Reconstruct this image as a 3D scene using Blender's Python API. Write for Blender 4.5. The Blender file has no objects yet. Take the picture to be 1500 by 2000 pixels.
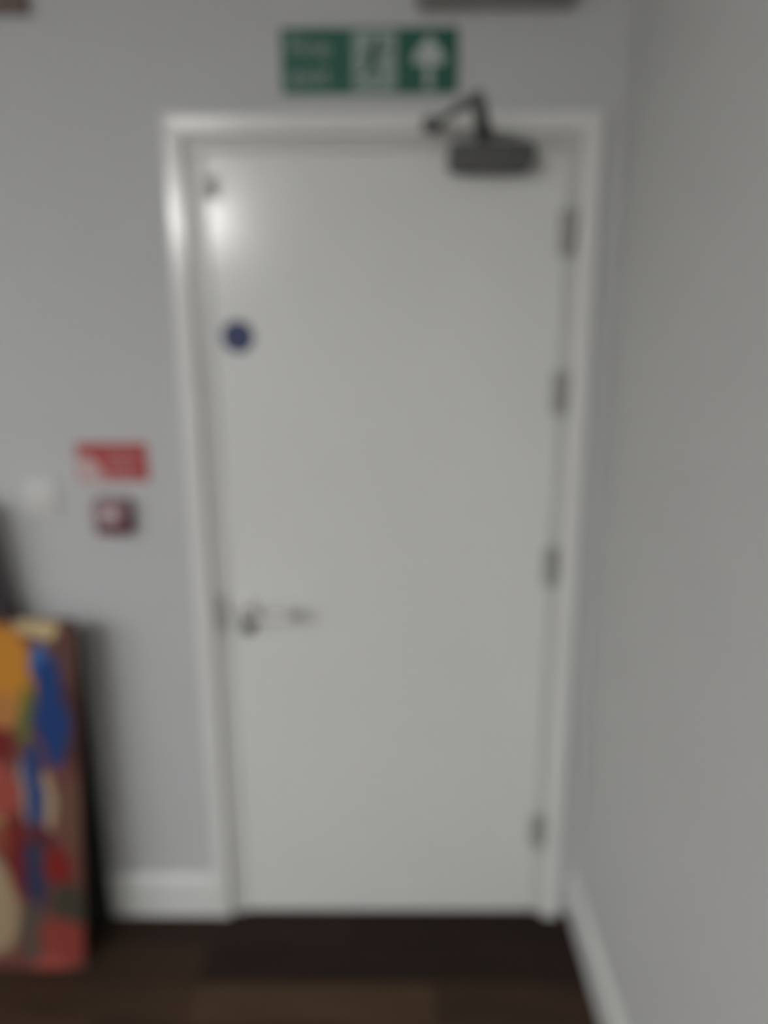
import bpy, bmesh, math
from mathutils import Vector, Matrix

C = bpy.context.scene.collection
S = bpy.context.scene
PI = math.pi

# ------------------------------------------------------------------ camera
# wall with the door is the plane y = 0, the camera stands 1.88 m in front of it
cam_d = bpy.data.cameras.new('camera')
cam = bpy.data.objects.new('camera', cam_d)
C.objects.link(cam)
cam_d.sensor_fit = 'HORIZONTAL'
cam_d.sensor_width = 24.0
cam_d.lens = 1502.0 / 1500.0 * 24.0
cam_d.clip_start = 0.01
pitch, yaw, roll = math.radians(14.2), math.radians(0.6), math.radians(0.3)
fw = Vector((-math.sin(yaw) * math.cos(pitch), math.cos(yaw) * math.cos(pitch), -math.sin(pitch)))
rt = fw.cross(Vector((0, 0, 1))).normalized()
up = rt.cross(fw)
r2 = rt * math.cos(roll) - up * math.sin(roll)
u2 = up * math.cos(roll) + rt * math.sin(roll)
m = Matrix((r2, u2, -fw)).transposed().to_4x4()
m.translation = Vector((0, -1.882, 1.676))
cam.matrix_world = m
cam_d.dof.use_dof = True            # the photograph is out of focus: the lens is set too near
cam_d.dof.focus_distance = 0.5
cam_d.dof.aperture_fstop = 1.32
S.camera = cam

# ------------------------------------------------------------------ view, world
S.view_settings.view_transform = 'Standard'
S.view_settings.look = 'None'
S.view_settings.gamma = 1.0
S.view_settings.use_curve_mapping = False
S.view_settings.exposure = 0.22
w = bpy.data.worlds.new('world')
S.world = w
w.use_nodes = True
w.node_tree.nodes['Background'].inputs[0].default_value = (0.8, 0.85, 0.9, 1)
w.node_tree.nodes['Background'].inputs[1].default_value = 0.3

# lamp strengths (the lamps themselves are built with the ceiling fittings below)
DOWNLIGHT = 250.0     # bright globe pendant seen mirrored in the door
PANEL = 38.0         # dim ceiling panels further back in the room

# ------------------------------------------------------------------ materials
def lin(c):
    c /= 255.0
    return c / 12.92 if c <= 0.04045 else ((c + 0.055) / 1.055) ** 2.4

def col(r, g, b, k=1.0):
    return (min(lin(r) * k, 0.95), min(lin(g) * k, 0.95), min(lin(b) * k, 0.95), 1)

def new_mat(name, c, rough=0.5, metal=0.0, spec=0.5, emit=None, strength=0):
    mt = bpy.data.materials.new(name)
    mt.use_nodes = True
    b = mt.node_tree.nodes['Principled BSDF']
    b.inputs['Base Color'].default_value = c
    b.inputs['Roughness'].default_value = rough
    b.inputs['Metallic'].default_value = metal
    b.inputs['Specular IOR Level'].default_value = spec
    if emit:
        b.inputs['Emission Color'].default_value = emit
        b.inputs['Emission Strength'].default_value = strength
    return mt

def add_noise(mt, c, amount=0.06, scale=8.0, bump=0.0, bscale=200.0):
    """slight procedural mottling of the base colour and an optional fine bump"""
    nt = mt.node_tree
    b = nt.nodes['Principled BSDF']
    tc = nt.nodes.new('ShaderNodeTexCoord')
    n = nt.nodes.new('ShaderNodeTexNoise')
    n.inputs['Scale'].default_value = scale
    n.inputs['Detail'].default_value = 4
    nt.links.new(tc.outputs['Object'], n.inputs['Vector'])
    r = nt.nodes.new('ShaderNodeValToRGB')
    r.color_ramp.elements[0].position = 0.3
    r.color_ramp.elements[1].position = 0.7
    r.color_ramp.elements[0].color = tuple(x * (1 - amount) for x in c[:3]) + (1,)
    r.color_ramp.elements[1].color = tuple(min(x * (1 + amount), 1) for x in c[:3]) + (1,)
    nt.links.new(n.outputs['Fac'], r.inputs['Fac'])
    nt.links.new(r.outputs['Color'], b.inputs['Base Color'])
    if bump:
        n2 = nt.nodes.new('ShaderNodeTexNoise')
        n2.inputs['Scale'].default_value = bscale
        nt.links.new(tc.outputs['Object'], n2.inputs['Vector'])
        bp = nt.nodes.new('ShaderNodeBump')
        bp.inputs['Strength'].default_value = bump
        bp.inputs['Distance'].default_value = 0.002
        nt.links.new(n2.outputs['Fac'], bp.inputs['Height'])
        nt.links.new(bp.outputs['Normal'], b.inputs['Normal'])
    return mt

def pm(name, c, rough=0.5, metal=0.0, spec=0.5, amount=0.03, scale=10, bump=0.0):
    return add_noise(new_mat(name, c, rough, metal, spec), c, amount, scale, bump)

M_WALL = pm('wall_paint', (0.575, 0.58, 0.582, 1), 0.75, 0, 0.25, 0.015, 3, 0.15)
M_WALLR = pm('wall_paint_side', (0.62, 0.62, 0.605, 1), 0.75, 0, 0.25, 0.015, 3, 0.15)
M_CEIL = pm('ceiling_paint', (0.7, 0.7, 0.69, 1), 0.9, 0, 0.2, 0.01, 3)
M_GLOSS = pm('white_gloss_paint', (0.79, 0.79, 0.76, 1), 0.19, 0, 0.5, 0.01, 4)
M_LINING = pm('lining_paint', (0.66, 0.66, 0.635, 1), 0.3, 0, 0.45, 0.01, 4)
M_DOOR = pm('door_paint', (0.79, 0.795, 0.765, 1), 0.19, 0, 0.5, 0.01, 2)
M_SKIRT = pm('skirting_paint', (0.76, 0.765, 0.745, 1), 0.35, 0, 0.5, 0.01, 4)
M_STEEL = pm('satin_steel', (0.43, 0.43, 0.41, 1), 0.5, 0.25, 0.5, 0.03, 40)
M_CHROME = pm('polished_steel', (0.62, 0.62, 0.60, 1), 0.27, 0.9, 0.5, 0.02, 40)
M_CLOSER = pm('closer_grey_metal', (0.11, 0.11, 0.107, 1), 0.6, 0.1, 0.5, 0.04, 30)
M_ARM = pm('closer_arm_metal', (0.11, 0.11, 0.107, 1), 0.55, 0.2, 0.5, 0.04, 30)
M_GREEN = pm('sign_green', (0.022, 0.125, 0.085, 1), 0.5, 0, 0.4, 0.03, 10)
M_WHITE = pm('sign_white', (0.50, 0.55, 0.53, 1), 0.5, 0, 0.4, 0.02, 10)
M_PRINT = pm('sign_faded_print', (0.33, 0.41, 0.375, 1), 0.5, 0, 0.4, 0.02, 10)
M_BLUE = pm('sign_blue', (0.035, 0.048, 0.13, 1), 0.5, 0, 0.4, 0.03, 10)
M_PALEBLUE = pm('sign_blue_print', (0.13, 0.15, 0.27, 1), 0.5, 0, 0.4, 0.02, 10)
M_RED = pm('sign_red', (0.42, 0.055, 0.055, 1), 0.5, 0, 0.4, 0.03, 10)
M_REDPRINT = pm('sign_red_print', (0.60, 0.45, 0.44, 1), 0.5, 0, 0.4, 0.02, 10)
M_MAROON = pm('call_point_red', (0.13, 0.028, 0.04, 1), 0.4, 0, 0.5, 0.04, 30)
M_MAROONF = pm('call_point_face', (0.27, 0.15, 0.17, 1), 0.35, 0, 0.5, 0.04, 30)
M_GLASS = pm('call_point_window', (0.62, 0.52, 0.52, 1), 0.2, 0, 0.5, 0.02, 30)
M_DARK = pm('dark_plastic', (0.010, 0.008, 0.008, 1), 0.8, 0, 0.1, 0.1, 30)
M_BLACK = pm('black_board', (0.030, 0.031, 0.027, 1), 0.8, 0, 0.2, 0.15, 12, 0.2)
M_CASE = pm('dark_case_fabric', (0.075, 0.06, 0.068, 1), 0.85, 0, 0.2, 0.15, 60, 0.4)
M_BROWN = pm('brown_frame_wood', (0.16, 0.115, 0.10, 1), 0.5, 0, 0.4, 0.1, 25)
M_CANVASBACK = pm('raw_board', (0.17, 0.10, 0.08, 1), 0.8, 0, 0.2, 0.1, 20)
M_FIT = pm('dark_grey_fitting', (0.32, 0.305, 0.285, 1), 0.5, 0, 0.4, 0.05, 20)
M_SWITCH = pm('switch_plastic', (0.665, 0.665, 0.645, 1), 0.35, 0, 0.5, 0.01, 20)
M_SENSOR = pm('grey_contact', (0.58, 0.58, 0.55, 1), 0.5, 0, 0.4, 0.02, 20)

def floor_mat():
    mt = new_mat('dark_wood_planks', (0.04, 0.03, 0.02, 1), 0.7, 0, 0.12)
    nt = mt.node_tree
    b = nt.nodes['Principled BSDF']
    tc = nt.nodes.new('ShaderNodeTexCoord')
    mp = nt.nodes.new('ShaderNodeMapping')
    mp.inputs['Location'].default_value = (0.51, 0.121, 0)
    nt.links.new(tc.outputs['Object'], mp.inputs['Vector'])
    br = nt.nodes.new('ShaderNodeTexBrick')
    br.offset = 0.37
    br.offset_frequency = 3
    br.inputs['Color1'].default_value = (0, 0, 0, 1)
    br.inputs['Color2'].default_value = (1, 1, 1, 1)
    br.inputs['Mortar'].default_value = (0.1, 0.1, 0.1, 1)
    br.inputs['Scale'].default_value = 1.0
    br.inputs['Mortar Size'].default_value = 0.0015
    br.inputs['Brick Width'].default_value = 0.62
    br.inputs['Row Height'].default_value = 0.125
    nt.links.new(mp.outputs['Vector'], br.inputs['Vector'])
    mp2 = nt.nodes.new('ShaderNodeMapping')
    mp2.inputs['Scale'].default_value = (2.5, 22, 1)
    nt.links.new(tc.outputs['Object'], mp2.inputs['Vector'])
    n = nt.nodes.new('ShaderNodeTexNoise')
    n.inputs['Scale'].default_value = 2.2
    n.inputs['Detail'].default_value = 5
    nt.links.new(mp2.outputs['Vector'], n.inputs['Vector'])
    mx = nt.nodes.new('ShaderNodeMix')
    mx.data_type = 'RGBA'
    mx.inputs['Factor'].default_value = 0.45
    nt.links.new(br.outputs['Color'], mx.inputs['A'])
    nt.links.new(n.outputs['Color'], mx.inputs['B'])
    bw = nt.nodes.new('ShaderNodeRGBToBW')
    nt.links.new(mx.outputs['Result'], bw.inputs['Color'])
    r = nt.nodes.new('ShaderNodeValToRGB')
    e = r.color_ramp.elements
    e[0].position, e[0].color = 0.15, (0.018, 0.0115, 0.009, 1)
    e[1].position, e[1].color = 0.85, (0.105, 0.060, 0.033, 1)
    x = e.new(0.5); x.color = (0.038, 0.024, 0.017, 1)
    nt.links.new(bw.outputs['Val'], r.inputs['Fac'])
    nt.links.new(r.outputs['Color'], b.inputs['Base Color'])
    return mt
M_FLOOR = floor_mat()

def painting_mat(blobs, base):
    """abstract brushed patches: soft ellipses on the board's own x / z"""
    mt = new_mat('abstract_paint', base, 0.6, 0, 0.3)
    nt = mt.node_tree
    L = nt.links
    b = nt.nodes['Principled BSDF']
    tc = nt.nodes.new('ShaderNodeTexCoord')
    n = nt.nodes.new('ShaderNodeTexNoise')
    n.inputs['Scale'].default_value = 11
    n.inputs['Detail'].default_value = 6
    L.new(tc.outputs['Object'], n.inputs['Vector'])
    sb = nt.nodes.new('ShaderNodeVectorMath'); sb.operation = 'SUBTRACT'
    sb.inputs[1].default_value = (0.5, 0.5, 0.5)
    L.new(n.outputs['Color'], sb.inputs[0])
    sc = nt.nodes.new('ShaderNodeVectorMath'); sc.operation = 'SCALE'
    sc.inputs['Scale'].default_value = 0.075
    L.new(sb.outputs[0], sc.inputs[0])
    ad = nt.nodes.new('ShaderNodeVectorMath'); ad.operation = 'ADD'
    L.new(tc.outputs['Object'], ad.inputs[0]); L.new(sc.outputs[0], ad.inputs[1])
    rgb = nt.nodes.new('ShaderNodeRGB'); rgb.outputs[0].default_value = base
    cur = rgb.outputs[0]
    for (cx, cz, rx, rz, ang, c) in blobs:
        mp = nt.nodes.new('ShaderNodeMapping')
        mp.vector_type = 'TEXTURE'
        mp.inputs['Location'].default_value = (cx, 0, cz)
        mp.inputs['Rotation'].default_value = (0, math.radians(ang), 0)
        mp.inputs['Scale'].default_value = (rx, 1, rz)
        L.new(ad.outputs[0], mp.inputs['Vector'])
        fl = nt.nodes.new('ShaderNodeVectorMath'); fl.operation = 'MULTIPLY'
        fl.inputs[1].default_value = (1, 0, 1)
        L.new(mp.outputs[0], fl.inputs[0])
        ln = nt.nodes.new('ShaderNodeVectorMath'); ln.operation = 'LENGTH'
        L.new(fl.outputs[0], ln.inputs[0])
        mr = nt.nodes.new('ShaderNodeMapRange')
        mr.interpolation_type = 'SMOOTHSTEP'
        mr.inputs['From Min'].default_value = 0.86
        mr.inputs['From Max'].default_value = 1.12
        mr.inputs['To Min'].default_value = 1
        mr.inputs['To Max'].default_value = 0
        L.new(ln.outputs['Value'], mr.inputs['Value'])
        mx = nt.nodes.new('ShaderNodeMix'); mx.data_type = 'RGBA'
        L.new(mr.outputs['Result'], mx.inputs['Factor'])
        L.new(cur, mx.inputs['A'])
        mx.inputs['B'].default_value = c
        cur = mx.outputs['Result']
    L.new(cur, b.inputs['Base Color'])
    return mt

# ------------------------------------------------------------------ mesh helpers
def box(bm, x0, x1, y0, y1, z0, z1, bev=0.0, seg=2):
    g = bmesh.ops.create_cube(bm, size=1.0)
    vs = g['verts']
    for v in vs:
        v.co = Vector((x0 + (v.co.x + .5) * (x1 - x0), y0 + (v.co.y + .5) * (y1 - y0), z0 + (v.co.z + .5) * (z1 - z0)))
    if bev:
        es = {e for v in vs for e in v.link_edges}
        bmesh.ops.bevel(bm, geom=list(es), offset=bev, segments=seg, profile=0.5, affect='EDGES')
    return bm

def rpoly(pts2, r, n=6):
    """round the corners of a polygon (list of (x, z, round?)"""
    out = []
    N = len(pts2)
    for i, p in enumerate(pts2):
        rr = p[2] if len(p) > 2 else r
        P = Vector(p[:2]); A = Vector(pts2[i - 1][:2]); B = Vector(pts2[(i + 1) % N][:2])
        if rr <= 0:
            out.append(tuple(P)); continue
        a = P + (A - P).normalized() * rr
        b = P + (B - P).normalized() * rr
        for k in range(n + 1):
            t = k / n
            q = a * (1 - t) ** 2 + P * 2 * t * (1 - t) + b * t * t
            out.append(tuple(q))
    return out

def prism(bm, pts, y0, y1, bev=0.0):
    """polygon in x-z extruded from y0 to y1"""
    a = [bm.verts.new((x, y0, z)) for x, z in pts]
    b = [bm.verts.new((x, y1, z)) for x, z in pts]
    f1 = bm.faces.new(a); f2 = bm.faces.new(b[::-1])
    n = len(pts)
    for i in range(n):
        bm.faces.new((a[i], b[i], b[(i + 1) % n], a[(i + 1) % n]))
    if bev:
        es = list(f1.edges)
        bmesh.ops.bevel(bm, geom=es, offset=bev, segments=2, profile=0.5, affect='EDGES')
    return bm

def tube(bm, path, radii, n=16, flat=1.0):
    """round or flattened section swept along a path"""
    rings = []
    P = [Vector(p) for p in path]
    for i, p in enumerate(P):
        d = (P[min(i + 1, len(P) - 1)] - P[max(i - 1, 0)]).normalized()
        ref = Vector((0, 0, 1)) if abs(d.z) < 0.9 else Vector((0, 1, 0))
        s = d.cross(ref).normalized(); u = s.cross(d)
        r = radii[i] if isinstance(radii, (list, tuple)) else radii
        rings.append([bm.verts.new(p + s * math.cos(2 * PI * k / n) * r + u * math.sin(2 * PI * k / n) * r * flat) for k in range(n)])
    for a, b in zip(rings, rings[1:]):
        for k in range(n):
            bm.faces.new((a[k], a[(k + 1) % n], b[(k + 1) % n], b[k]))
    bm.faces.new(rings[0][::-1]); bm.faces.new(rings[-1])
    return bm

def disc(bm, cx, cz, r, y0, y1, n=48, bev=0.0):
    return prism(bm, [(cx + r * math.cos(2 * PI * k / n), cz + r * math.sin(2 * PI * k / n)) for k in range(n)], y0, y1, bev)

def obj(name, bm, mat, parent=None, smooth=False):
    bmesh.ops.recalc_face_normals(bm, faces=bm.faces[:])
    me = bpy.data.meshes.new(name)
    bm.to_mesh(me); bm.free()
    if smooth:
        me.polygons.foreach_set('use_smooth', [True] * len(me.polygons))
        me.set_sharp_from_angle(angle=math.radians(35))
    me.materials.append(mat)
    o = bpy.data.objects.new(name, me)
    C.objects.link(o)
    if parent:
        o.parent = parent
        o.matrix_parent_inverse = Matrix.Translation(-world_loc(parent))
    return o

def world_loc(o):
    v = Vector(o.location)
    if o.parent:
        v += o.matrix_parent_inverse.translation + world_loc(o.parent)
    return v

def thing(name, label, cat, loc, group=None, kind=None):
    o = bpy.data.objects.new(name, None)
    o.empty_display_size = 0.05
    C.objects.link(o)
    o.location = loc
    if label: o['label'] = label
    if cat: o['category'] = cat
    if group: o['group'] = group
    if kind: o['kind'] = kind
    return o

def struct(name, bm, mat):
    o = obj(name, bm, mat)
    o['kind'] = 'structure'
    return o

def NB():
    return bmesh.new()

def text(name, body, x, y, z, size, mat, parent, align='CENTER', bold=0.0, xs=1.0):
    cu = bpy.data.curves.new(name, 'FONT')
    cu.body = body
    cu.size = size
    cu.align_x = align
    cu.align_y = 'CENTER'
    cu.extrude = 0.0004
    cu.offset = bold
    t = bpy.data.objects.new(name, cu)
    C.objects.link(t)
    t.rotation_euler = (PI / 2, 0, 0)
    t.location = (x, y, z)
    t.scale = (xs, 1, 1)
    bpy.context.view_layer.update()
    dg = bpy.context.evaluated_depsgraph_get()
    me = bpy.data.meshes.new_from_object(t.evaluated_get(dg))
    me.transform(t.matrix_world)
    bpy.data.objects.remove(t)
    me.materials.clear()
    me.materials.append(mat)
    o = bpy.data.objects.new(name, me)
    C.objects.link(o)
    o.parent = parent
    o.matrix_parent_inverse = Matrix.Translation(-world_loc(parent))
    return o

# ------------------------------------------------------------------ the room
XR, XL, YF, ZC = 0.522, -4.2, -8.0, 2.70
OX0, OX1, OZ = -0.468, 0.438, 2.078      # opening in the wall (outside of the door lining)

b = NB()
box(b, XL - .12, OX0, 0, .12, 0, ZC)
box(b, OX1, XR, 0, .12, 0, ZC)
box(b, OX0, OX1, 0, .12, OZ, ZC)
struct('wall_back', b, M_WALL)
struct('wall_right', box(NB(), XR, XR + .12, YF, .12, 0, ZC), M_WALLR)
struct('wall_left', box(NB(), XL - .12, XL, YF, 0, 0, ZC), M_WALL)
struct('wall_front', box(NB(), XL - .12, XR + .12, YF - .12, YF, 0, ZC), M_WALL)
struct('floor', box(NB(), XL - .12, XR + .12, YF - .12, .6, -.1, 0), M_FLOOR)
struct('ceiling', box(NB(), XL - .12, XR + .12, YF - .12, .12, ZC, ZC + .1), M_CEIL)

def skirting_profile(h, t):
    return [(0, 0), (t, 0), (t, h - .018), (t - .004, h - .008), (t - .010, h - .001), (t - .013, h), (0, h)]

def sweep_x(prof, x0, x1, ysign=-1, y=0.0):
    b = NB()
    A = [b.verts.new((x0, y + ysign * d, z)) for d, z in prof]
    B = [b.verts.new((x1, y + ysign * d, z)) for d, z in prof]
    b.faces.new(A); b.faces.new(B[::-1])
    for i in range(len(prof)):
        j = (i + 1) % len(prof)
        b.faces.new((A[i], B[i], B[j], A[j]))
    return b

def sweep_y(prof, y0, y1, x, xsign):
    b = NB()
    A = [b.verts.new((x + xsign * d, y0, z)) for d, z in prof]
    B = [b.verts.new((x + xsign * d, y1, z)) for d, z in prof]
    b.faces.new(A); b.faces.new(B[::-1])
    for i in range(len(prof)):
        j = (i + 1) % len(prof)
        b.faces.new((A[i], B[i], B[j], A[j]))
    return b

P = skirting_profile(.13, .018)
struct('baseboard_back', sweep_x(P, XL, -0.511), M_SKIRT)
struct('baseboard_right', sweep_y(P, YF, 0, XR, -1), M_SKIRT)
struct('baseboard_left', sweep_y(P, YF, -.018, XL, 1), M_SKIRT)

# door frame: lining with stop, moulded architrave
DX0, DX1, DZ = -0.424, 0.408, 2.043      # the leaf
fr = thing('trim_1', None, None, (0, 0, 0), kind='structure')
b = NB()
box(b, OX0, DX0 - .003, .001, .13, 0, OZ)
box(b, DX1 + .003, OX1, .001, .13, 0, OZ)
box(b, DX0 - .003, DX1 + .003, .001, .13, DZ + .003, OZ)
box(b, DX0 - .003, DX0 + .010, .047, .13, 0, DZ + .003)      # door stops
box(b, DX1 - .010, DX1 + .003, .047, .13, 0, DZ + .003)
box(b, DX0, DX1, .047, .13, DZ - .010, DZ + .003)
obj('frame_lining', b, M_LINING, fr)

AO0, AO1, AOZ = -0.510, 0.473, 2.116
def architrave():
    # mitred frame: profile across the width (w from the outer edge, d proud of the wall)
    W = .044
    prof = [(0, 0), (0, .0170), (.0008, .0192), (.003, .0200), (.036, .01885), (.0395, .0180), (.0420, .0162), (.0435, .0138), (W, .0110), (W, 0)]
    b = NB()
    rings = []
    for (cx, cz, sx, sz) in ((AO0, 0, 1, 0), (AO0, AOZ, 1, -1), (AO1, AOZ, -1, -1), (AO1, 0, -1, 0)):
        rings.append([b.verts.new((cx + sx * w, -d, cz + sz * w)) for w, d in prof])
    for A, B in zip(rings, rings[1:]):
        for i in range(len(prof)):
            j = (i + 1) % len(prof)
            b.faces.new((A[i], A[j], B[j], B[i]))
    b.faces.new(rings[0]); b.faces.new(rings[-1])
    return b
obj('architrave', architrave(), M_GLOSS, fr)
b = NB()
box(b, DX0 - .033, DX0 - .004, -.0015, .001, .877, .977, .0008, 1)
box(b, DX0 - .026, DX0 - .011, -.003, -.0014, .900, .955, .0006, 1)
obj('strike_plate', b, M_STEEL, fr, True)['label'] = 'grey metal strike plate'

# ------------------------------------------------------------------ the door
door = thing('door_1', None, None, (DX1, .02, .006), kind='structure')
obj('door_leaf', box(NB(), DX0, DX1, .001, .045, .006, DZ, .0015, 2), M_DOOR, door)

for zc in (1.863, 1.496, 1.055, .274):
    b = NB()
    box(b, DX1 - .020, DX1 + .0205, -.0012, .0012, zc - .05, zc + .05, .0005, 1)
    n = 5
    for k in range(n):
        z0 = zc - .052 + k * .104 / n
        tube(b, [(DX1 + .002, -.007, z0 + .0006), (DX1 + .002, -.007, z0 + .104 / n - .0006)], .0068, 14)
    tube(b, [(DX1 + .002, -.007, zc + .052), (DX1 + .002, -.007, zc + .056)], [.0055, .003], 14)
    tube(b, [(DX1 + .002, -.007, zc - .056), (DX1 + .002, -.007, zc - .052)], [.003, .0055], 14)
    obj('hinge', b, M_STEEL, door, True)['label'] = 'grey steel butt hinge'

# lever handle
hx, hz = -0.376, 0.940
b = NB()
pts = [(0, .026), (.004, .0262), (.0075, .0245), (.009, .021), (.0095, .012), (.014, .0105), (.046, .0105)]
tube(b, [(hx, .001 - d, hz) for d, r in [(p[0], p[1]) for p in pts]], [p[1] for p in pts], 40)
rose = obj('door_handle', b, M_CHROME, door, True)
rose['label'] = 'polished steel lever handle on a round rose'
b = NB()
path = [(hx, -.036, hz)]
rad = [.0100]
for k in range(7):
    a = k / 6 * PI / 2
    path.append((hx + .014 * (1 - math.cos(a)), -.040 - .014 * math.sin(a), hz)); rad.append(.0098)
for x_, r_ in ((.03, .0092), (.06, .0088), (.08, .0092), (.10, .0105), (.120, .0112)):
    path.append((hx + x_, -.054, hz)); rad.append(r_)
for k in range(1, 6):
    a = k / 5 * PI / 2
    path.append((hx + .120 + .015 * math.sin(a), -.054 + .015 * (1 - math.cos(a)), hz)); rad.append(.0112)
path += [(hx + .135, -.026, hz), (hx + .135, -.0225, hz)]; rad += [.0105, .007]
tube(b, path, rad, 20)
lv = obj('lever', b, M_CHROME, rose, True)
b = NB()
tube(b, [(hx, .001, hz - .048), (hx, -.010, hz - .048), (hx, -.012, hz - .048)], [.0185, .0185, .0165], 32)
box(b, hx - .003, hx + .003, -.026, -.011, hz - .058, hz - .038, .0013, 2)
kp = obj('thumb_turn', b, M_DARK, rose, True)
kp['label'] = 'small dark thumb turn below the lever'

# round blue notice
bx, bz = -0.367, 1.633
st = obj('fire_door_disc', disc(NB(), bx, bz, .0385, -.0005, .0012, 64), M_BLUE, door)
st['label'] = 'round blue fire door notice'
b = NB()
ring_o = [(bx + .0350 * math.cos(2 * PI * k / 64), bz + .0350 * math.sin(2 * PI * k / 64)) for k in range(64)]
ring_i = [(bx + .0342 * math.cos(2 * PI * k / 64), bz + .0342 * math.sin(2 * PI * k / 64)) for k in range(64)]
vo = [b.verts.new((x, -.0009, z)) for x, z in ring_o]; vi = [b.verts.new((x, -.0009, z)) for x, z in ring_i]
vo2 = [b.verts.new((x, -.0004, z)) for x, z in ring_o]; vi2 = [b.verts.new((x, -.0004, z)) for x, z in ring_i]
for k in range(64):
    j = (k + 1) % 64
    b.faces.new((vo[k], vo[j], vi[j], vi[k])); b.faces.new((vo[k], vo2[k], vo2[j], vo[j])); b.faces.new((vi[k], vi[j], vi2[j], vi2[k]))
obj('rim', b, M_PALEBLUE, st)
text('lettering', 'Fire door', bx, -.0008, bz + .0075, .0125, M_PALEBLUE, st)
text('lettering', 'keep shut', bx, -.0008, bz - .0075, .0125, M_PALEBLUE, st)

# contact block in the upper left corner of the leaf
b = NB()
box(b, DX0 - .010, DX0 + .030, -.012, .0008, 1.942, 1.988, .003, 2)
obj('door_contact', b, M_SENSOR, door, True)['label'] = 'small pale grey block at the top left of the door'

# overhead closer: body on the leaf, jointed arm up to the frame head
cx0, cx1, cz0, cz1 = .128, .316, 1.988, 2.046
b = NB()
prism(b, rpoly([(cx0, cz0, .022), (cx1, cz0, .022), (cx1, cz1, .012), (cx0, cz1, .012)], .01), -.068, .0012, .006)
cl = obj('door_closer', b, M_CLOSER, door, True)
cl['label'] = 'dark grey overhead door closer'
sx, sy = .205, -.030
b = NB()
tube(b, [(sx, sy, cz1 - .001), (sx, sy, cz1 + .012), (sx, sy, cz1 + .02), (sx, sy, cz1 + .030)], [.018, .018, .013, .012], 24)
obj('spindle', b, M_ARM, cl, True)
E_ = Vector((.168, -.262, cz1 + .032))
b = NB()
sp = Vector((sx, sy, cz1 + .026))
tube(b, [sp + (sp - E_).normalized() * .008, sp, sp.lerp(E_, .5), E_, E_ + (E_ - sp).normalized() * .010], [.012, .019, .0155, .014, .009], 16, .5)
tube(b, [E_ + Vector((0, 0, -.010)), E_ + Vector((0, 0, .014))], .011, 20)
obj('main_arm', b, M_ARM, cl, True)
F_ = Vector((.092, -.034, 2.083))
b = NB()
tube(b, [E_ + Vector((0, 0, .006)), E_.lerp(F_, .35) + Vector((0, 0, .006)), E_.lerp(F_, .36) + Vector((0, 0, .006)), F_], [.0105, .0105, .008, .008], 16)
tube(b, [E_.lerp(F_, .30) + Vector((0, 0, .006)), E_.lerp(F_, .38) + Vector((0, 0, .006))], [.010, .010], 16)
obj('forearm', b, M_ARM, cl, True)
b = NB()
box(b, .070, .114, -.026, -.0195, 2.074, 2.104, .002, 2)
box(b, .080, .104, -.048, -.024, 2.078, 2.084, .002, 2)
tube(b, [(.092, -.036, 2.070), (.092, -.036, 2.094)], .010, 20)
obj('arm_bracket', b, M_ARM, cl, True)

# ------------------------------------------------------------------ exit sign
gx0, gx1, gz0, gz1 = -.240, .148, 2.156, 2.287
sign = thing('exit_sign', 'green and white rectangular exit sign with running figure and up arrow above the white door', 'sign', ((gx0 + gx1) / 2, 0, gz0))
obj('sign_board', prism(NB(), rpoly([(gx0, gz0), (gx1, gz0), (gx1, gz1), (gx0, gz1)], .006), -.004, -.0002, .0008), M_GREEN, sign)
text('lettering', 'Fire', -.226, -.0044, 2.248, .060, M_PRINT, sign, 'LEFT', .0, 1.0)
text('lettering', 'exit', -.226, -.0044, 2.192, .060, M_PRINT, sign, 'LEFT', .0, 1.0)
b = NB()
prism(b, [(-.082, 2.163), (.012, 2.163), (.012, 2.281), (-.082, 2.281)], -.0050, -.0038)
pan = obj('doorway_panel', b, M_PRINT, sign)
b = NB()
def cap(x0, z0, x1, z1, r0, r1):
    d = Vector((x1 - x0, z1 - z0)); L_ = d.length; a = math.atan2(d.y, d.x)
    pts = [(x0 + r0 * math.cos(a + PI / 2 + PI * k / 8), z0 + r0 * math.sin(a + PI / 2 + PI * k / 8)) for k in range(9)]
    pts += [(x1 + r1 * math.cos(a - PI / 2 + PI * k / 8), z1 + r1 * math.sin(a - PI / 2 + PI * k / 8)) for k in range(9)]
    prism(b, pts, -.0058, -.0049)
disc(b, -.030, 2.262, .0085, -.0058, -.0049, 24)
cap(-.034, 2.246, -.042, 2.216, .009, .008)      # torso
cap(-.034, 2.246, -.012, 2.238, .0035, .003)     # arms
cap(-.012, 2.238, -.004, 2.250, .003, .003)
cap(-.036, 2.246, -.056, 2.234, .0035, .003)
cap(-.056, 2.234, -.062, 2.220, .003, .003)
cap(-.042, 2.214, -.024, 2.202, .005, .0042)     # front leg
cap(-.024, 2.202, -.028, 2.178, .0042, .0035)
cap(-.044, 2.214, -.052, 2.194, .005, .0042)     # rear leg
cap(-.052, 2.194, -.072, 2.190, .0042, .0035)
obj('running_figure', b, M_GREEN, pan)
b = NB()
ax = .084
prism(b, [(ax - .0075, 2.166), (ax + .0075, 2.166), (ax + .0075, 2.215), (ax + .034, 2.215), (ax + .034, 2.232), (ax, 2.272), (ax - .034, 2.232), (ax - .034, 2.215), (ax - .0075, 2.215)], -.0050, -.0038)
obj('up_arrow', b, M_WHITE, sign)

# ------------------------------------------------------------------ red sign, call point, switch
rx0, rx1, rz0, rz1 = -.783, -.607, 1.281, 1.378
red = thing('fire_sign', 'red rectangular fire notice on the wall left of the door, above the call point', 'sign', ((rx0 + rx1) / 2, 0, rz0))
obj('sign_board', prism(NB(), rpoly([(rx0, rz0), (rx1, rz0), (rx1, rz1), (rx0, rz1)], .005), -.003, -.0002, .0006), M_RED, red)
b = NB()
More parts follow.
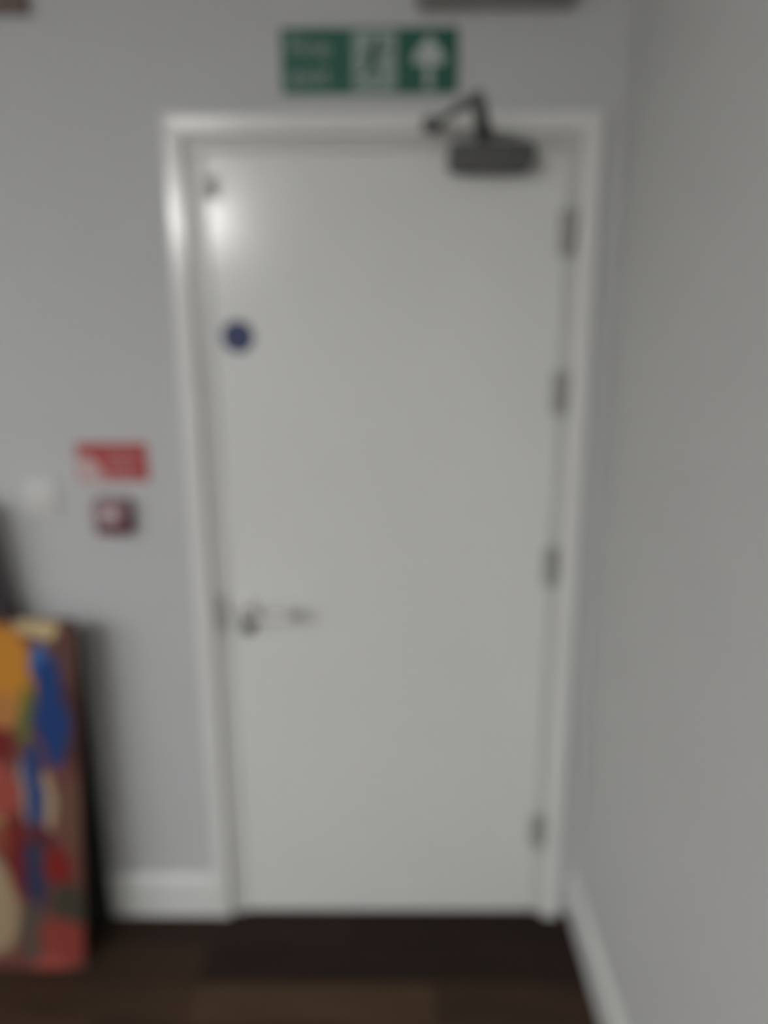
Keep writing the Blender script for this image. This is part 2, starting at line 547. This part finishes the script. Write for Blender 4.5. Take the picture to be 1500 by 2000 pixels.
# pale wedge: hand reaching to a button
prism(b, [(rx0 + .004, rz0 + .004), (rx0 + .070, rz0 + .004), (rx0 + .058, rz0 + .026), (rx0 + .042, rz0 + .056), (rx0 + .030, rz0 + .066), (rx0 + .020, rz0 + .060), (rx0 + .004, rz0 + .068)], -.0042, -.0028)
obj('pictogram', b, M_REDPRINT, red)
b = NB()
for zz, x0_, x1_ in ((.066, .07, .155), (.046, .075, .150), (.026, .075, .135), (.012, .066, .16)):
    box(b, rx0 + x0_, rx0 + x1_, -.0038, -.0028, rz0 + zz, rz0 + zz + .0035)
obj('pale_lines', b, M_REDPRINT, red)

px, pz = -.699, 1.196
cp = thing('call_point', 'maroon square break glass fire call point with pale centre, below the red notice', 'fire alarm call point', (px, 0, pz - .045))
obj('back_box', prism(NB(), rpoly([(px - .045, pz - .047), (px + .045, pz - .047), (px + .045, pz + .045), (px - .045, pz + .045)], .012), -.026, -.0002, .003), M_MAROON, cp, True)
obj('front_cover', prism(NB(), rpoly([(px - .043, pz - .020), (px + .043, pz - .020), (px + .043, pz + .043), (px - .043, pz + .043)], .010), -.038, -.025, .003), M_MAROONF, cp, True)
obj('test_flap', prism(NB(), rpoly([(px - .040, pz - .045), (px + .040, pz - .045), (px + .040, pz - .022), (px - .040, pz - .022)], .006), -.036, -.025, .003), M_MAROON, cp, True)
obj('glass_window', prism(NB(), rpoly([(px - .022, pz - .010), (px + .014, pz - .010), (px + .014, pz + .018), (px - .022, pz + .018)], .004), -.040, -.0375, .0006), M_GLASS, cp, True)

wx, wz = -.884, 1.240
sw = thing('light_switch', 'faint white square light switch on the wall left of the call point', 'light switch', (wx, 0, wz - .043))
obj('switch_plate', prism(NB(), rpoly([(wx - .043, wz - .043), (wx + .043, wz - .043), (wx + .043, wz + .043), (wx - .043, wz + .043)], .006), -.009, -.0002, .003), M_SWITCH, sw, True)
b = NB()
box(b, wx - .012, wx + .012, -.013, -.008, wz - .017, wz + .017, .002, 2)
obj('rocker', b, M_SWITCH, sw, True)

# ------------------------------------------------------------------ fittings at the very top
fx0, fx1, fz0 = .055, .390, 2.317
ft = thing('wall_fitting', 'dark grey box fitting high on the wall above the exit sign, at the top edge', 'wall fitting', ((fx0 + fx1) / 2, 0, fz0))
obj('housing', box(NB(), fx0, fx1, -.050, -.0002, fz0, fz0 + .125, .010, 3), M_FIT, ft, True)
obj('front_cover', box(NB(), fx0 + .012, fx1 - .012, -.078, -.049, fz0 + .008, fz0 + .117, .012, 3), M_FIT, ft, True)
pf = thing('picture_frame', 'brown framed picture high on the wall, only its lower corner showing at top left', 'picture', (-1.03, 0, 2.318))
b = NB()
X0, X1, Z0, Z1 = -1.28, -.785, 2.318, 2.66
for q in ((X0, X1, Z0, Z0 + .035), (X0, X1, Z1 - .035, Z1), (X0, X0 + .035, Z0 + .035, Z1 - .035), (X1 - .035, X1, Z0 + .035, Z1 - .035)):
    box(b, q[0], q[1], -.022, -.0002, q[2], q[3], .002, 2)
obj('frame', b, M_BROWN, pf, True)
obj('backing', box(NB(), X0 + .03, X1 - .03, -.010, -.0004, Z0 + .03, Z1 - .03), M_CANVASBACK, pf)

# ------------------------------------------------------------------ things leaning at the left
b = NB()
prism(b, rpoly([(-1.44, 0), (-.811, 0), (-.811, .895), (-1.44, .895)], .004, 2), -.058, -.022, .002)
bp = obj('black_board', b, M_BLACK)
bp['label'] = 'tall black board standing upright against the wall behind the painted panel'
bp['category'] = 'board'

# tapered dark case between board and painting, mostly outside the frame
b = NB()
case_pts = rpoly([(-1.30, .0), (-.93, .0, .05), (-.945, .55, .05), (-.967, .93, .02), (-.990, 1.245, .02), (-1.06, 1.262, .02), (-1.14, .60, .05), (-1.32, .45, .05)], .05, 5)
prism(b, case_pts, -.104, -.062, .008)
cs = obj('instrument_case', b, M_CASE, None, True)
cs['label'] = 'narrow dark case rising behind the painted panel at the left edge of the photo'
cs['category'] = 'case'

# painted panel
K = 1.22     # displayed photo colour -> paint albedo
def c3(r, g, b_): return col(r, g, b_, K)
pw, ph = .56, .960
# local x: 0 at the right edge, negative to the left; local z: 0 at the bottom
def uv(x, y):
    v = (1890 - y) / 690.0
    edge = 165 - 15 * v
    s = 735 + 110 * v
    return (.042 * v + (x - edge) / s, v * ph * (1 - .06 * (1 - v)))
def blob(x0, x1, y0, y1, c, ang=0):
    a = uv(x0, (y0 + y1) / 2); d = uv(x1, (y0 + y1) / 2)
    t = uv((x0 + x1) / 2, y0)[1]; bo = uv((x0 + x1) / 2, y1)[1]
    return ((a[0] + d[0]) / 2, (t + bo) / 2, abs(d[0] - a[0]) / 2, abs(t - bo) / 2, ang, c3(*c))
blobs = [
    blob(100, 175, 1190, 1330, (85, 55, 50)),
    blob(118, 175, 1300, 1480, (66, 38, 38)),
    blob(110, 180, 1490, 1640, (95, 66, 54)),
    blob(20, 112, 1180, 1232, (178, 158, 118)),
    blob(-60, 62, 1208, 1370, (176, 118, 36)),
    blob(-60, 40, 1330, 1400, (160, 108, 58)),
    blob(32, 62, 1310, 1440, (88, 98, 42)),
    blob(-60, 24, 1385, 1455, (100, 26, 24)),
    blob(-60, 36, 1450, 1570, (140, 66, 56)),
    blob(62, 100, 1235, 1330, (52, 96, 150)),
    blob(66, 132, 1255, 1460, (18, 52, 104)),
    blob(36, 60, 1450, 1570, (128, 122, 118)),
    blob(82, 112, 1470, 1590, (152, 130, 104)),
    blob(48, 84, 1420, 1600, (20, 54, 104)),
    blob(-60, 10, 1560, 1625, (170, 150, 100)),
    blob(12, 60, 1560, 1740, (100, 22, 20)),
    blob(55, 100, 1570, 1640, (78, 36, 44)),
    blob(46, 90, 1620, 1770, (40, 46, 72)),
    blob(90, 138, 1620, 1712, (112, 24, 20)),
    blob(100, 175, 1700, 1790, (58, 54, 44)),
    blob(40, 95, 1745, 1880, (76, 68, 60)),
    blob(74, 175, 1770, 1890, (124, 52, 46)),
    blob(60, 130, 1860, 1920, (140, 66, 60)),
    blob(-80, 38, 1640, 1860, (142, 124, 98)),
    blob(-90, 20, 1570, 1640, (120, 60, 44)),
]
blobs += [(-.42, .70, .10, .17, 10, c3(150, 60, 40)), (-.45, .35, .09, .14, 0, c3(30, 70, 110)), (-.36, .12, .08, .09, 0, c3(170, 120, 50)), (-.40, .52, .06, .07, 0, c3(180, 160, 120))]
M_PAINT = painting_mat(blobs, c3(96, 56, 50))
pt = bpy.data.objects.new('painted_panel', None)
C.objects.link(pt)
pt['label'] = 'colourful abstract painted panel in yellow, blue and red leaning against the black board'
pt['category'] = 'painting'
lean = math.atan2(.080, ph)
def leaned(name, bm, mat):
    o = obj(name, bm, mat)
    o.parent = pt
    return o
leaned('painted_face', prism(NB(), rpoly([(-pw, 0, .008), (0, 0, .008), (.042, ph, .030), (-pw, ph, .030)], .01), -.004, 0, .0008), M_PAINT)
leaned('board', prism(NB(), rpoly([(-pw + .001, .001, .008), (-.001, .001, .008), (.041, ph - .001, .030), (-pw + .001, ph - .001, .030)], .01), .0002, .016), M_CANVASBACK)
pt.location = (-.821, -.203, .0015)
pt.rotation_euler = (-lean, 0, 0)

# ------------------------------------------------------------------ ceiling lamps
def emis(name, c, s):
    return new_mat(name, (0.8, 0.8, 0.8, 1), 0.5, 0, 0.3, c, s)
M_DL = emis('downlight_glow', (1.0, 0.985, 0.95, 1), DOWNLIGHT)
M_PN = emis('panel_glow', (0.97, 0.985, 1.0, 1), PANEL)
M_RIM = pm('lamp_rim_white', (0.75, 0.75, 0.74, 1), 0.4, 0, 0.5, 0.01, 10)

def ring_z(b, cx, cy, r0, r1, z0, z1, n=40):
    A = [[b.verts.new((cx + r * math.cos(2 * PI * k / n), cy + r * math.sin(2 * PI * k / n), z)) for k in range(n)]
         for r, z in ((r0, z1), (r0, z0), (r1, z0), (r1, z1))]
    for i in range(4):
        p, q = A[i], A[(i + 1) % 4]
        for k in range(n):
            b.faces.new((p[k], p[(k + 1) % n], q[(k + 1) % n], q[k]))

def globe_lamp(x, y, z, label, r=.075):
    t = thing('pendant_lamp', label, 'ceiling light', (x, y, z))
    b = NB(); tube(b, [(x, y, ZC), (x, y, ZC - .02), (x, y, ZC - .025)], [.045, .045, .02], 24)
    obj('ceiling_rose', b, M_RIM, t, True)
    b = NB(); tube(b, [(x, y, ZC - .02), (x, y, z + r + .03)], .004, 10)
    tube(b, [(x, y, z + r + .04), (x, y, z + r - .01)], [.012, .022], 20)
    obj('stem', b, M_RIM, t, True)
    b = NB(); bmesh.ops.create_uvsphere(b, u_segments=32, v_segments=20, radius=r, matrix=Matrix.Translation((x, y, z)))
    obj('globe', b, M_DL, t, True)

def panel(x, y, label, w_=.6, l_=.6):
    t = thing('ceiling_panel_light', label, 'ceiling light', (x, y, ZC - .02), 'ceiling panels behind the viewer')
    b = NB()
    for q in ((x - w_/2, x + w_/2, y - l_/2, y - l_/2 + .02), (x - w_/2, x + w_/2, y + l_/2 - .02, y + l_/2), (x - w_/2, x - w_/2 + .02, y - l_/2 + .02, y + l_/2 - .02), (x + w_/2 - .02, x + w_/2, y - l_/2 + .02, y + l_/2 - .02)):
        box(b, *q, ZC - .02, ZC - .0003)
    obj('rim', b, M_RIM, t)
    obj('diffuser', box(NB(), x - w_/2 + .02, x + w_/2 - .02, y - l_/2 + .02, y + l_/2 - .02, ZC - .012, ZC - .0005), M_PN, t)

globe_lamp(-1.37, -4.0, 2.375, 'bright white globe lamp hanging from the ceiling behind the viewer')
for (x, y) in ((-2.1, -3.3), (-3.4, -3.3), (-2.3, -6.2), (-3.5, -6.2)):
    panel(x, y, 'square dim ceiling panel light behind the viewer')
